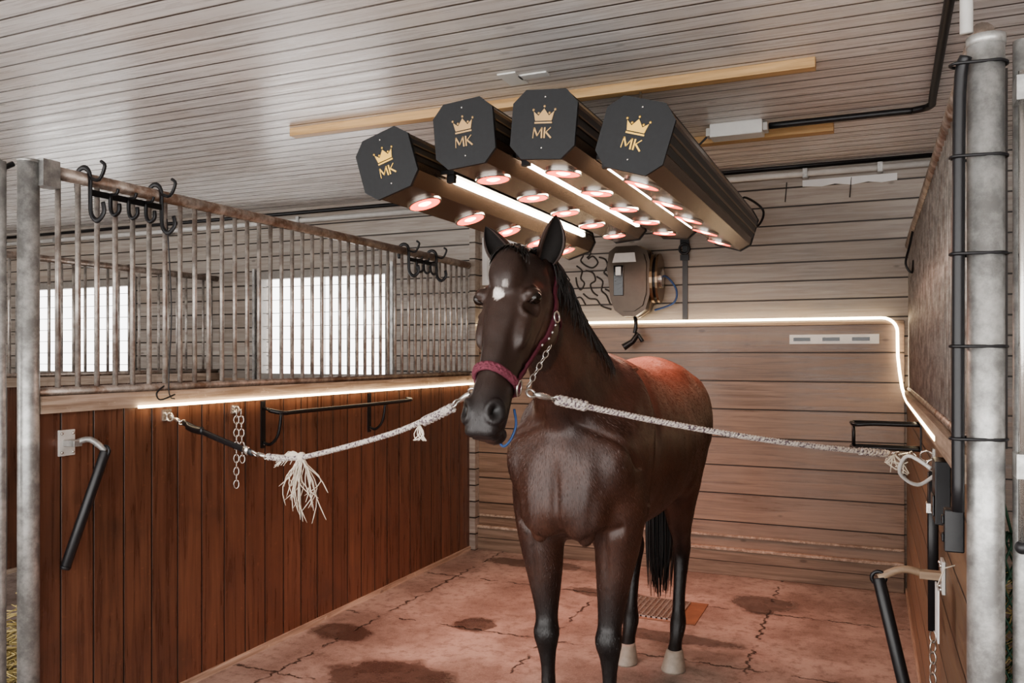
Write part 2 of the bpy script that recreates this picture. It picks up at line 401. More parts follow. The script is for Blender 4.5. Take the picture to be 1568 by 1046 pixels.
# ---------------------------------------------------------------- solarium
def solarium():
    b=B(); Y0,Y1=2.76,5.0; H=.125; C=.048
    spots=[]
    cs=[(-1.745,2.256,-17),(-1.404,2.336,-5),(-1.083,2.334,5),(-.746,2.258,17)]
    octo=[(-H+C,-H),(H-C,-H),(H,-H+C),(H,H-C),(H-C,H),(-H+C,H),(-H,H-C),(-H,-H+C)]
    for i,(cx,cz,ang) in enumerate(cs):
        X=Matrix.Translation((cx,0,cz))@Matrix.Rotation(math.radians(ang),4,'Y')
        o2=[(p[0]*.965,p[1]*.965) for p in octo]
        b.prism(o2,Y0+.012,Y1-.012,'lampbody',X)
        b.prism(octo,Y0,Y0+.014,'cap_face',X); b.prism(octo,Y1-.014,Y1,'cap_face',X)
        for sx in (-1,1):
            b.box((sx*.116,Y0+.02,-.035),(sx*.1235,Y1-.02,.06),'blackm',X)
            b.box((sx*.122,Y0+.02,-.008),(sx*.1275,Y1-.02,.0),'bronzeh',X)
            b.box((sx*.122,Y0+.02,.03),(sx*.1275,Y1-.02,.036),'bronzeh',X)
        b.box((-.075,Y0+.03,.118),(.075,Y1-.03,.124),'blackm',X)
        for k in range(5):
            y=Y0+.24+k*.425; n=24
            def rg(r,z): return [(r*math.cos(2*math.pi*j/n),y+r*math.sin(2*math.pi*j/n),z) for j in range(n)]
            zb=-.1206
            prof=[(.072,zb,'chrome'),(.072,zb-.010,'chrome'),(.064,zb-.011,'bulb_red'),(.042,zb-.003,'bulb_red'),(.028,zb-.008,'bulb_hot'),(.014,zb-.014,'bulb_hot'),(.0005,zb-.016,'bulb_hot')]
            for a,c in zip(prof[:-1],prof[1:]):
                vs=rg(a[0],a[1])+rg(c[0],c[1])
                b.add(vs,[(j,(j+1)%n,n+(j+1)%n,n+j) for j in range(n)],a[2],True,X)
            if k in (1,2,3,4): spots.append((X@V((0,y,zb-.035)),math.radians(ang)))
        mt='gold' if i in (0,3) else 'grey_print'
        yf=Y0-.0025
        cr=[(-.032,.012),(.032,.012),(.040,.046),(.020,.030),(.0,.056),(-.020,.030),(-.040,.046)]
        b.prism(cr,yf,Y0,mt,X)
        b.box((-.034,yf,.002),(.034,Y0,.008),mt,X)
        for (x,z) in [(.042,.052),(0,.064),(-.042,.052),(.021,.040),(-.021,.040)]: b.ell((x,Y0,z),(.0048,.003,.0048),mt,X,8,6)
        def st(a,c,w=.0035):
            a=V((a[0],0,a[1]));c=V((c[0],0,c[1]));d=(c-a).normalized();p=V((d.z,0,-d.x))*w/2
            b.prism([((a+p).x,(a+p).z),((c+p).x,(c+p).z),((c-p).x,(c-p).z),((a-p).x,(a-p).z)],yf,Y0,mt,X)
        q=[(-.036,-.05),(-.034,-.012),(-.019,-.042),(-.004,-.012),(-.002,-.05)]
        for a,c,w in zip(q[:-1],q[1:],(.003,.006,.003,.006)): st(a,c,w)
        st((.008,-.05),(.008,-.012),.006); st((.010,-.032),(.031,-.012),.003); st((.014,-.030),(.034,-.05),.006)
        b.ell((0,Y0,.098),(.004,.003,.004),'chrome',X,8,6); b.ell((0,Y0,-.085),(.004,.003,.004),'chrome',X,8,6)
    for (xa,za,xb,zb_) in [(-1.745,2.256,-1.404,2.336),(-1.404,2.336,-1.083,2.334),(-1.083,2.334,-.746,2.258)]:
        mx=(xa+xb)/2; mz=(za+zb_)/2-.075
        b.tube([(mx,3.0,mz),(mx,4.66,mz)],.013,'tube',12)
        b.box((mx-.03,2.95,mz+.014),(mx+.03,4.72,mz+.03),'blackm')
        b.box((mx-.016,2.975,mz-.014),(mx+.016,3.0,mz+.016),'black'); b.box((mx-.016,4.66,mz-.014),(mx+.016,4.685,mz+.016),'black')
    for y in (3.77,4.875):
        pts=[(-1.80,2.40),(-1.745,2.42),(-1.404,2.50),(-1.083,2.50),(-.746,2.42),(-.69,2.40)]
        for a,c in zip(pts[:-1],pts[1:]):
            b.prism([(a[0],a[1]-.02),(c[0],c[1]-.02),(c[0],c[1]+.02),(a[0],a[1]+.02)],y-.02,y+.02,'blackm')
        for x,z in ((-1.745,2.42),(-1.404,2.5),(-1.083,2.5),(-.746,2.42)):
            b.box((x-.02,y-.015,z-.09),(x+.02,y+.015,z),'blackm')
        for x in (-1.5,-.99): b.tube([(x,y,2.5),(x,y,ZC-.045)],.006,'chrome',8)
    b.tube(crom([(-.72,4.98,2.36),(-.70,5.08,2.45),(-.6,5.15,2.38),(-.62,5.1,2.28),(-.7,5.02,2.24)],6),.007,'black',8)
    ob=b.build('infrared_solarium')
    for i,(p,a) in enumerate(spots):
        l=bpy.data.lights.new('heat_bulb_light','SPOT'); l.energy=18; l.color=(1,.46,.36); l.spot_size=math.radians(100); l.spot_blend=.8; l.shadow_soft_size=.03
        lo=bpy.data.objects.new('heat_bulb_light_%d'%i,l); COL.objects.link(lo); lo.location=p; lo.rotation_euler=(0,a,0); lo.parent=ob
    return ob
solarium()

# ---------------------------------------------------------------- horse
c=-.985
def loft(b,st,n=28,sub=5,egg=0,x0=0):
    S=crom(st,sub); vs=[];fs=[]
    N=len(S)
    for i,(x,y,z,a,bb) in enumerate(S):
        p=V((0,S[min(i+1,N-1)][1]-S[max(i-1,0)][1],S[min(i+1,N-1)][2]-S[max(i-1,0)][2])).normalized()
        q=V((0,-p.z,p.y))
        for k in range(n):
            t=2*math.pi*k/n; ct,sn=math.cos(t),math.sin(t)
            w=a*(1+egg*sn)
            vs.append(V((x0+x,y,z))+V((1,0,0))*w*ct+q*bb*sn)
    for i in range(N-1):
        for k in range(n): fs.append((i*n+k,i*n+(k+1)%n,(i+1)*n+(k+1)%n,(i+1)*n+k))
    fs.append(tuple(range(n))); fs.append(tuple((N-1)*n+k for k in range(n)))
    b.add(vs,fs,'hair',True)
def Rx(d): return Matrix.Rotation(math.radians(d),3,'X')
hb=B()
loft(hb,[(c,2.62,1.09,.09,.13),(c,2.68,1.09,.17,.21),(c,2.80,1.11,.225,.285),(c,2.95,1.13,.25,.335),(c,3.10,1.145,.262,.365),(c,3.28,1.13,.283,.355),(c,3.48,1.12,.295,.345),
 (c,3.70,1.14,.292,.335),(c,3.88,1.18,.285,.325),(c,4.02,1.205,.265,.285),(c,4.15,1.19,.215,.23),(c,4.24,1.17,.14,.16),(c,4.28,1.16,.06,.08)],36)
loft(hb,[(c,3.04,1.20,.19,.33),(c,2.90,1.30,.165,.270),(c,2.76,1.42,.124,.212),(c,2.64,1.54,.098,.174),(c,2.53,1.645,.082,.146),(c,2.44,1.715,.075,.12),(c,2.37,1.765,.068,.088)],28)
HS=[(c,2.39,1.785,.058,.073),(c,2.35,1.725,.084,.114),(c,2.30,1.645,.096,.134),(c,2.24,1.565,.084,.116),(c,2.18,1.485,.063,.090),(c,2.13,1.41,.053,.074),(c,2.092,1.350,.056,.069),(c,2.07,1.300,.052,.060),(c,2.06,1.266,.038,.040)]
loft(hb,HS,28,5)
for sx in (-1,1):
    X=lambda d:c+sx*d
    hb.ell((X(.055),2.37,1.60),(.044,.088,.108),'hair',R=Rx(-30))
    hb.ell((X(.078),2.225,1.682),(.026,.044,.022),'hair')
    hb.ell((X(.067),2.20,1.59),(.019,.028,.080),'hair',R=Rx(-30))
    hb.ell((X(.038),2.050,1.345),(.028,.036,.038),'hair')
    hb.ell((X(.018),2.050,1.295),(.036,.037,.026),'hair')
    hb.ell((X(.080),2.70,1.01),(.088,.085,.18),'hair')
    hb.ell((X(.158),2.76,1.13),(.078,.095,.14),'hair')
    hb.ell((X(.170),2.93,1.13),(.085,.15,.22),'hair',R=Rx(20))
    hb.ell((X(.170),2.94,.97),(.078,.12,.13),'hair')
    hb.ell((X(.165),3.98,1.18),(.125,.22,.24),'hair')
    hb.ell((X(.175),3.78,1.00),(.095,.13,.16),'hair')
    hb.ell((X(.09),4.12,1.12),(.11,.14,.22),'hair')
    hb.ell((X(.10),3.82,1.385),(.11,.15,.08),'hair')
    loft(hb,[(X(.15),2.86,1.14,.085,.14),(X(.152),2.86,1.0,.095,.132),(X(.152),2.865,.88,.090,.114),(X(.143),2.865,.77,.077,.092),(X(.130),2.865,.64,.056,.066),(X(.123),2.86,.53,.042,.047),
      (X(.12),2.850,.475,.049,.053),(X(.12),2.86,.42,.038,.043),(X(.12),2.868,.34,.027,.036),(X(.12),2.872,.23,.027,.037),(X(.12),2.872,.17,.038,.046),(X(.12),2.85,.11,.030,.034),(X(.12),2.828,.06,.040,.048)],20,4)
    loft(hb,[(X(.12),3.98,1.30,.10,.2),(X(.15),3.93,1.12,.125,.23),(X(.16),3.89,.97,.108,.19),(X(.15),3.92,.84,.083,.148),(X(.137),3.98,.72,.062,.105),(X(.126),4.05,.61,.045,.070),
      (X(.12),4.092,.545,.046,.065),(X(.118),4.085,.47,.037,.051),(X(.117),4.06,.38,.029,.041),(X(.117),4.03,.26,.029,.039),(X(.117),4.01,.19,.039,.047),(X(.117),3.97,.12,.031,.037),(X(.117),3.94,.06,.040,.048)],20,4)
hb.ell((c,2.13,1.275),(.037,.046,.030),'hair')
hb.ell((c,2.215,1.745),(.055,.05,.085),'hair',R=Rx(-25))
hb.ell((c,3.08,1.46),(.05,.2,.06),'hair')
raw=hb.build('horse_raw')
md=raw.modifiers.new('r','REMESH'); md.mode='VOXEL'; md.voxel_size=.0072; md.use_smooth_shade=True
dg=bpy.context.evaluated_depsgraph_get(); ev=raw.evaluated_get(dg)
me=bpy.data.meshes.new_from_object(ev); bpy.data.objects.remove(raw)
nv=len(me.vertices); co=np.empty(nv*3); me.vertices.foreach_get('co',co); co=co.reshape(-1,3)
ed=np.empty(len(me.edges)*2,dtype=np.int64); me.edges.foreach_get('vertices',ed); ed=ed.reshape(-1,2)
deg=np.bincount(ed.ravel(),minlength=nv).astype(float)[:,None]
def smooth(co,mask,it,f=.5):
    for _ in range(it):
        acc=np.zeros_like(co)
        for k in range(3):
            acc[:,k]=np.bincount(ed[:,0],co[ed[:,1],k],nv)+np.bincount(ed[:,1],co[ed[:,0],k],nv)
        co=co+mask[:,None]*f*(acc/deg-co)
    return co
co=smooth(co,np.ones(nv),7)
def npss(x,a,b):
    t=np.clip((x-a)/(b-a),0,1); return t*t*(3-2*t)
bodym=npss(co[:,2],.60,.85)*npss(co[:,1],2.42,2.6)
co=smooth(co,bodym,45,.6)
me.vertices.foreach_set('co',co.ravel()); me.update()
def gd(p,q,r): return math.exp(-((p-q).length/r)**2)
nos=[V((c+sx*.049,2.028,1.350)) for sx in (-1,1)]; eyes=[V((c+sx*.097,2.214,1.640)) for sx in (-1,1)]
normals=[v.normal.copy() for v in me.vertices]
for v,nn in zip(me.vertices,normals):
    p=v.co.copy(); d=0; ax=abs(p.x-c)
    if p.y<2.5 and p.z>1.2:
        for q in nos:
            e=math.sqrt(((p.x-q.x)/.016)**2+((p.y-q.y)/.03)**2+((p.z-q.z)/.021)**2)
            d-=.024*math.exp(-e**4); d+=.006*math.exp(-((e-1.5)/.35)**2)
        for q in eyes:
            e=math.sqrt(((p.y-q.y)/.026)**2+((p.z-q.z)/.020)**2+((p.x-q.x)/.04)**2)
            d-=.010*math.exp(-e**2); d+=.006*math.exp(-((e-1.4)/.3)**2)
        if p.y<2.16: d-=.007*math.exp(-((p.z-(1.278+.25*(p.y-2.06)))/.006)**2)
        for sx in (-1,1):
            d-=.008*gd(p,V((c+sx*.078,2.29,1.735)),.028)
        d-=.008*math.exp(-(((ax-.052)/.014)**2))*math.exp(-((p.z-1.52)/.09)**2)*(1 if p.y<2.22 else 0)
        d-=.006*math.exp(-((p.y-2.29+(1.60-p.z)*.5)/.012)**2)*math.exp(-((p.z-1.54)/.07)**2)*min(1,ax/.06)
        d+=.0012*noise.noise(p*30)
    else:
        d+=.005*noise.noise(p*6)+.003*noise.noise(V((p.x*16,p.y*16,p.z*7)))
        if p.y<2.85 and .8<p.z<1.3:
            d-=.018*math.exp(-(ax/.018)**2)*math.exp(-((p.z-1.0)/.13)**2)
            d-=.009*math.exp(-((ax-(.125+.16*(p.z-.95)))/.025)**2)*math.exp(-((p.z-.98)/.12)**2)
            d-=.011*math.exp(-((p.z-.87-.35*(ax-.1))/.018)**2)*(1 if ax<.2 else 0)*(1 if p.y<2.82 else 0)
        if 2.5<p.y<2.9 and p.z>1.1:
            zz=1.30-(p.y-2.62)*.95
            d-=.011*math.exp(-((p.z-zz)/.022)**2)*min(1,ax/.06)
        if p.y>2.8 and p.y<3.3 and .95<p.z<1.45:
            d-=.012*math.exp(-((p.y-(3.02+.35*(p.z-1.1)))/.03)**2)*min(1,ax/.15)
        if p.z<.9 and p.z>.5 and p.y<3.1:
            d-=.007*math.exp(-((ax-.135)/.008)**2)*math.exp(-((p.z-.74)/.1)**2)*(1 if p.y<2.85 else 0)
        if p.z<.42 and p.y<3.1 and p.z>.2: d-=.003*math.exp(-((p.y-2.878)/.006)**2)
    v.co=p+nn*d
me.materials.clear()
ca=me.color_attributes.new('coat','FLOAT_COLOR','POINT')
def mixc(a,b,t): t=max(0,min(1,t)); return [a[i]*(1-t)+b[i]*t for i in range(3)]
def sst(x,a,b): t=max(0,min(1,(x-a)/(b-a))); return t*t*(3-2*t)
cols=np.zeros((nv,4))
for i,v in enumerate(me.vertices):
    p=v.co; n=noise.noise(p*7)*.5+noise.noise(p*22)*.25
    colr=mixc((.080,.034,.022),(.036,.017,.013),.5+n*1.2)
    blk=(.012,.010,.010)
    colr=mixc(blk,colr,sst(p.z+n*.06,.50,.80))
    if p.y>3.1: colr=mixc(colr,(.15,.06,.038),sst(p.z,1.10,1.45)*.85)  # upper back and rump: red heat-lamp light painted into the coat colour
    if p.y<2.5 and p.z>1.2:
        colr=mixc(colr,(.024,.015,.012),.75)
        colr=mixc(colr,(.075,.036,.023),.8*math.exp(-((p-V((c+math.copysign(.09,p.x-c),2.30,1.58))).length/.10)**2))
        colr=mixc(colr,(.020,.016,.016),sst(1.44-p.z+n*.02,0,.08))
        for q in nos: colr=mixc(colr,(.002,.002,.002),1.3*math.exp(-(((p.x-q.x)/.016)**2+((p.y-q.y)/.03)**2+((p.z-q.z)/.020)**2)))
        for q in eyes: colr=mixc(colr,(.012,.008,.007),.9*gd(p,q,.026))
        if p.y<2.26:
            dx=(p.x-(c-.004))/.017; dz=(p.z-1.682)/.024
            s1=1-sst(math.hypot(dx,dz)+noise.noise(p*30)*.7,.75,1.0)
            dx=(p.x-(c+.020))/.012; dz=(p.z-1.708)/.012
            s2=1-sst(math.hypot(dx,dz)+noise.noise(p*60)*1.2,.6,1.0)
            colr=mixc(colr,(.72,.66,.62),max(s1,s2*.45))
    cols[i,:3]=colr; cols[i,3]=1
ca.data.foreach_set('color',cols.ravel())
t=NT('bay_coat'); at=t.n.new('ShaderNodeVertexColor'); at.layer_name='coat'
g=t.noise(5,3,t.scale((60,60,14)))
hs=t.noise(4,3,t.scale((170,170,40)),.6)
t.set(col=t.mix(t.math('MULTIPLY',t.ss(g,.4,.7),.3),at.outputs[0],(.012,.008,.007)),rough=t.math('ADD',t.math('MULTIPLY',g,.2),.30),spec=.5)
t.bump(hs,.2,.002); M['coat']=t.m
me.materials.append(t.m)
for p in me.polygons: p.use_smooth=True
me.update()
bvh=BVHTree.FromPolygons([v.co.copy() for v in me.vertices],[tuple(p.vertices) for p in me.polygons])
horse=bpy.data.objects.new('horse',me); COL.objects.link(horse)
# short coat hairs: flat tapered blades following the hair flow
rng=np.random.default_rng(3)
co=np.empty(nv*3); me.vertices.foreach_get('co',co); co=co.reshape(-1,3)
vn=np.empty(nv*3); me.vertices.foreach_get('normal',vn); vn=vn.reshape(-1,3)
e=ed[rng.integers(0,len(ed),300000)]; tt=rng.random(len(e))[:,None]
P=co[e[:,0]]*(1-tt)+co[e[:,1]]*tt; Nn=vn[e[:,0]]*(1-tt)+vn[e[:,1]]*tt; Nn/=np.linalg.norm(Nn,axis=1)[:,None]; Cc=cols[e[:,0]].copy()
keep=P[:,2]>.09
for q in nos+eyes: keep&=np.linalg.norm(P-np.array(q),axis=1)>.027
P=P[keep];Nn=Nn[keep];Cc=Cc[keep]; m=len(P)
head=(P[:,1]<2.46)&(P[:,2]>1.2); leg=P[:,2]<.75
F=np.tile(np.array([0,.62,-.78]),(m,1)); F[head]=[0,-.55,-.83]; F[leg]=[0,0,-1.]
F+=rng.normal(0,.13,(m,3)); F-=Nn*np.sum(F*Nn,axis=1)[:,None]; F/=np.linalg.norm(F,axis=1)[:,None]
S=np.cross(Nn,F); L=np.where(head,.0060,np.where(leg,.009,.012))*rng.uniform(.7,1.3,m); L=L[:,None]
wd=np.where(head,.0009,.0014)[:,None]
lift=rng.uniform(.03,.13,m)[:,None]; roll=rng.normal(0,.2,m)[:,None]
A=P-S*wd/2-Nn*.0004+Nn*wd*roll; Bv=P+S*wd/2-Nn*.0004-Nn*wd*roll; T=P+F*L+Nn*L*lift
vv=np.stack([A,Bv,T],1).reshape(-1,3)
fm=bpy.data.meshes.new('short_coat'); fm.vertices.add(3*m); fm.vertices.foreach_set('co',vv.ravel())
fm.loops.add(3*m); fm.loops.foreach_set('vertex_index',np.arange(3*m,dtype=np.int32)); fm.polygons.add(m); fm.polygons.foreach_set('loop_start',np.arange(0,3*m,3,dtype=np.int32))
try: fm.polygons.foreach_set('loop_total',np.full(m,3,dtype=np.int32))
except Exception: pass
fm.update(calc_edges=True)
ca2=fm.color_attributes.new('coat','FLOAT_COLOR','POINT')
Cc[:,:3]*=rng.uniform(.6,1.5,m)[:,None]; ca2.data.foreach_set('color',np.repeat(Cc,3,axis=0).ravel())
t=NT('coat_hairs'); at=t.n.new('ShaderNodeVertexColor'); at.layer_name='coat'; g=t.noise(30,2)
t.set(col=t.mix(t.math('MULTIPLY',g,.2),at.outputs[0],(.02,.012,.01)),rough=.36,spec=.55)
fm.materials.append(t.m)
fo=bpy.data.objects.new('short_coat',fm); COL.objects.link(fo); fo.parent=horse
b=B()
M['hoof_dark']=plain('dark_hoof_horn',(.05,.04,.035),.5,0,.3,40)
for (sx,y) in ((-1,2.815),(1,2.815),(-1,3.925),(1,3.925)):
    x=c+sx*(.12 if y<3 else .117); n=20; vs=[]
    prof=[(0,.062,-.012),(.008,.063,-.010),(.05,.052,.004),(.078,.045,.013),(.090,.041,.016)]
    for (z,r,dy) in prof:
        for k in range(n):
            a=2*math.pi*k/n; vs.append((x+r*.92*math.cos(a),y+dy+r*1.05*math.sin(a),z))
    fs=[(i*n+k,i*n+(k+1)%n,(i+1)*n+(k+1)%n,(i+1)*n+k) for i in range(len(prof)-1) for k in range(n)]
    fs+= [tuple(range(n)),tuple((len(prof)-1)*n+k for k in range(n))]
    b.add(vs,fs,'hoof' if y>3 else 'hoof_dark',True)
b.build('hooves',parent=horse)
M['coatdark']=plain('ear_coat',(.030,.016,.012),.5,0,.3,60)
M['lid']=plain('eyelid_skin',(.030,.020,.017),.4,0,.3,60)
M['earin']=plain('ear_inner_hair',(.012,.009,.008),.8,0,.4,90)
b=B()
for sx,q in zip((-1,1),eyes):
    h,nn,_,_=bvh.find_nearest(q)
    b.ell(h-nn*.006,(.017,.022,.0185),'eye')
    u=V((0,-.35,-.93)); u=(u-nn*u.dot(nn)).normalized(); w=nn.cross(u)
    for half in (1,-1):
        pts=[]
        for k in range(11):
            a=math.pi*k/10
            q2=h+w*math.cos(a)*.024+u*half*math.sin(a)*.015
            h2,n2_,_,_=bvh.find_nearest(q2); pts.append(h2+n2_*(.001+.002*math.sin(a)))
        b.tube(pts,[.0025+.0015*math.sin(math.pi*k/10) for k in range(11)],'lid',8)
b.build('eyes',parent=horse)
b=B()
for sx,off in ((-1,V((-.078,-.03,.120))),(1,V((.045,-.03,.140)))):
    base=V((c+sx*.058,2.385,1.79)); tip=base+off; N=14;K=15
    outer=[];inner=[]
    ax=(tip-base).normalized(); f0=V((.30+sx*.25,-1,0)); fwd=(f0-ax*f0.dot(ax)).normalized(); side=ax.cross(fwd)
    for i in range(N+1):
        s=i/N; w=.042*(math.sin(math.pi*(s*.78+.22))**.75) if s<1 else 0
        w=max(w,.001); cen=base.lerp(tip,s)+side*sx*.008*math.sin(math.pi*s)
        for k in range(K):
            a=math.radians(-125+250*k/(K-1))
            dirv=-fwd*math.cos(a)*.8+side*math.sin(a)
            outer.append(cen+dirv*w); inner.append(cen+dirv*w*.84)
    fs=[(i*K+k,i*K+k+1,(i+1)*K+k+1,(i+1)*K+k) for i in range(N) for k in range(K-1)]
    b.add(outer,fs,'coatdark',True); b.add(inner,[f[::-1] for f in fs],'earin',True)
    m=len(outer)
    rim=[]; vs=outer+inner
    for i in range(N):
        for k in (0,K-1): rim.append((i*K+k,(i+1)*K+k,m+(i+1)*K+k,m+i*K+k))
    b.add(vs,rim,'coatdark',True)
b.build('ears',parent=horse)
b=B()
crest=crom([(2.40,1.835),(2.50,1.80),(2.62,1.72),(2.76,1.63),(2.88,1.56),(3.0,1.52)],20)
for i in range(420):
    y,z=random.choice(crest); y+=random.uniform(-.01,.01)
    side=-1 if (random.random()<.4 or y>2.86) else 1
    L=random.uniform(.10,.2) if side<0 else random.uniform(.07,.17)
    p0=V((c+random.uniform(-.012,.012),y,z-.012)); pts=[p0,p0+V((side*.03,.0,.018)),p0+V((side*.07,.015,-.3*L)),p0+V((side*.085+random.uniform(-.01,.015),.01+random.uniform(-.03,.03),-L))]
    pp=crom(pts,4); out=[]
    for q in pp[1:]:
        q=V(q); h,nn,_,_=bvh.find_nearest(q)
        if h and ((q-h).dot(nn)<.006 or (q-h).length>.02): q=h+nn*.008
        out.append(q)
    out=[p0]+out; n=len(out)
    b.tube(out,[.0042*(1-.85*(k/(n-1))**1.5) for k in range(n)],'hair',6)
for i in range(90):
    x=random.uniform(-.05,.05); p0=V((c+x*.7,2.37,1.845)); pts=[p0,p0+V((x*.2,-.05,.018)),p0+V((x*.5,-.12,-.02)),p0+V((x*.8-.004,-.15,-random.uniform(.03,.08)))]
    out=[]
    for q in crom(pts,4):
        q=V(q); h,nn,_,_=bvh.find_nearest(q); q=h+nn*.008 if (q-h).dot(nn)<.008 or (q-h).length>.025 else q
        out.append(q)
    n=len(out); b.tube(out,[.0045*(1-.85*k/(n-1)) for k in range(n)],'hair',6)
b.build('mane',parent=horse)
b=B()
for i in range(200):
    a=random.uniform(0,6.28); r=random.random()**.5; dx=math.cos(a)*r; dy=math.sin(a)*r
    zb=random.uniform(.22,.42); cx=c-.045
    pts=[(c+dx*.02,4.24,1.30+dy*.02),(c+dx*.035,4.31+dy*.03,1.24),(c-.01+dx*.05,4.345+dy*.04,1.05),(cx+dx*.07,4.335+dy*.055,.75),(cx+dx*.075,4.32+dy*.05,.5),(cx+dx*.055+random.uniform(-.01,.01),4.31+dy*.04,zb)]
    pp=crom(pts,4); n=len(pp); b.tube(pp,[.008*(1-.85*(k/(n-1))**2) for k in range(n)],'hair',5)
b.build('tail',parent=horse)
def strap(b,path,w,th,mat,closed=False,off=.004,n=8):
    P=[V(p) for p in path]
    if closed: P=P+[P[0]]
    P=[V(q) for q in crom(P,n)]
    out=[];nor=[]
    for q in P:
        h,nn,_,_=bvh.find_nearest(q); out.append(h+nn*off); nor.append(nn)
    for _ in range(2): nor=[(nor[max(i-1,0)]+nor[i]+nor[min(i+1,len(nor)-1)]).normalized() for i in range(len(nor))]
    vs=[];N=len(out)
    for i in range(N):
        T=(out[min(i+1,N-1)]-out[max(i-1,0)]).normalized(); s=T.cross(nor[i]).normalized()
        for (u,h) in ((-.5,-.6),(.5,-.6),(.5,.5),(.3,1),(-.3,1),(-.5,.5)): vs.append(out[i]+s*w*u+nor[i]*th*h)
    m=6; fs=[(i*m+k,i*m+(k+1)%m,(i+1)*m+(k+1)%m,(i+1)*m+k) for i in range(N-1) for k in range(m)]
    fs+=[tuple(range(m)),tuple((N-1)*m+k for k in range(m))]
    b.add(vs,fs,mat,True); return out
b=B()
hc=V((c,2.145,1.425)); fr=V((0,-.84,.54))
nb=strap(b,[hc+V((1,0,0))*.075*math.cos(a)+fr*.10*math.sin(a) for a in [2*math.pi*k/12 for k in range(12)]],.026,.007,'pink',True,.006,5)
for s in (-1,1):
    b.tube([nb[i]+(nb[i]-hc).normalized()*.006+V((0,.5,.85))*.0075*s*math.cos(i*1.3) for i in range(len(nb))],.0045,'pink',6)
for sx in (-1,1):
    X=lambda d:c+sx*d
    strap(b,[(X(.07),2.17,1.405),(X(.10),2.27,1.50),(X(.115),2.345,1.615),(X(.09),2.425,1.72),(X(.05),2.45,1.80),(X(.0),2.46,1.86)],.022,.005,'maroon')
    strap(b,[(X(.115),2.345,1.62),(X(.10),2.43,1.60),(X(.05),2.47,1.56),(X(0),2.48,1.54)],.016,.004,'maroon')
    strap(b,[(X(.07),2.17,1.405),(X(.06),2.23,1.40),(X(0),2.27,1.40)],.02,.005,'maroon')
    h,nn,_,_=bvh.find_nearest(V((X(.08),2.17,1.405))); ring(b,h+nn*.013,nn,.022,.004,'chrome')
    h,nn,_,_=bvh.find_nearest(V((X(.13),2.345,1.62))); ring(b,h+nn*.012,nn,.016,.0035,'chrome')
    for k in range(4):
        h,nn,_,_=bvh.find_nearest(V((X(.13),2.28+k*.018,1.52+k*.024))); b.ell(h+nn*.012,(.005,.005,.005),'chrome',n=8,m=6)
chain(b,(c+.078,2.19,1.41),(c+.105,2.30,1.53),.008,'chrome',.0022)
b.build('halter',parent=horse)
RL=V((c-.078,2.17,1.40)); RR=V((c+.082,2.175,1.395))

# ---------------------------------------------------------------- cross ties
def snap(b,p,d,s=1):
    d=V(d).normalized(); p=V(p)
    ring(b,p+d*.012*s,d.orthogonal(),.014*s,.004*s,'chrome',14)
    b.tube([p+d*.024*s,p+d*.04*s,p+d*.06*s,p+d*.085*s],[.006*s,.010*s,.009*s,.006*s],'chrome',10)
    ring(b,p+d*.097*s,d.orthogonal().cross(d),.013*s,.0035*s,'chrome',14)
b=B()
A=V((XL+.01,2.715,1.24))
def lp(t,z): q=A.lerp(RL,t); return V((q.x,q.y,z))
P=[lp(0,1.24),lp(.08,1.212),lp(.364,1.123),lp(.45,1.118),lp(.551,1.138),lp(.802,1.25),lp(.93,1.335),lp(1,1.393)]
b.box((XL,2.69,1.215),(XL+.006,2.74,1.265),'chrome'); ring(b,A+V((.012,0,-.01)),(0,1,0),.018,.004,'chrome')
snap(b,P[0]+V((.02,0,-.01)),P[1]-P[0])
st=crom([lp(.07,1.214),lp(.2,1.170),lp(.364,1.123)],6)
b.tube(st,.013,'black',8,flat=.3); b.tube(crom([lp(.09,1.2),lp(.12,1.19),lp(.16,1.187)],4),.017,'blackm',8,flat=.5)
b.tube([lp(.33,1.134),lp(.345,1.128)],.018,'chrome',8,flat=.5)
snap(b,lp(.364,1.123),lp(.42,1.118)-lp(.364,1.123),1)
rope(b,crom([lp(.42,1.117),lp(.45,1.119),lp(.551,1.138),lp(.802,1.25),lp(.93,1.335)],8),.0088,'rope')
rope(b,[lp(.88,1.295),lp(.95,1.345)],.014,'rope',.05); rope(b,[lp(.42,1.117),lp(.48,1.12)],.012,'rope',.05)
snap(b,RL,lp(.93,1.335)-RL)
K=lp(.535,1.135); b.ell(K,(.018,.015,.018),'cotton')
for i in range(36):
    a=random.uniform(-1,1); L=random.uniform(.08,.27); s=.07*a
    b.tube(crom([K,K+V((s*.4,random.uniform(-.01,.01),-.03)),K+V((s*random.uniform(.2,1.5),random.uniform(-.03,.03),-L*.6)),K+V((s*1.1+random.uniform(-.06,.06),0,-L))],3),[.002]*9+[.001],'cotton',5)
for i in range(16):
    L=random.uniform(.06,.18); d=(lp(.45,1.11)-K).normalized()
    b.tube(crom([K,K+d*L*.5+V((0,0,random.uniform(0,.025))),K+d*L+V((0,0,random.uniform(-.03,.01)))],3),.002,'cotton',5)
for i in range(10):
    q=lp(.87,1.285); b.tube(crom([q,q+V((random.uniform(-.02,.03),0,-.03)),q+V((random.uniform(-.03,.03),0,-.05))],3),.002,'cotton',5)
b.build('cross_tie_rope')
b=B()
E=V((XR-.03,3.3,1.14))
def lr(t,sag=.03): q=RR.lerp(E,t); return q-V((0,0,sag*4*t*(1-t)))
snap(b,RR,lr(.1)-RR); rope(b,[lr(.06),lr(.12)],.015,'rope',.05)
rope(b,[lr(x/20) for x in range(2,18)],.0088,'rope'); rope(b,[lr(.80),lr(.88)],.013,'rope',.05)
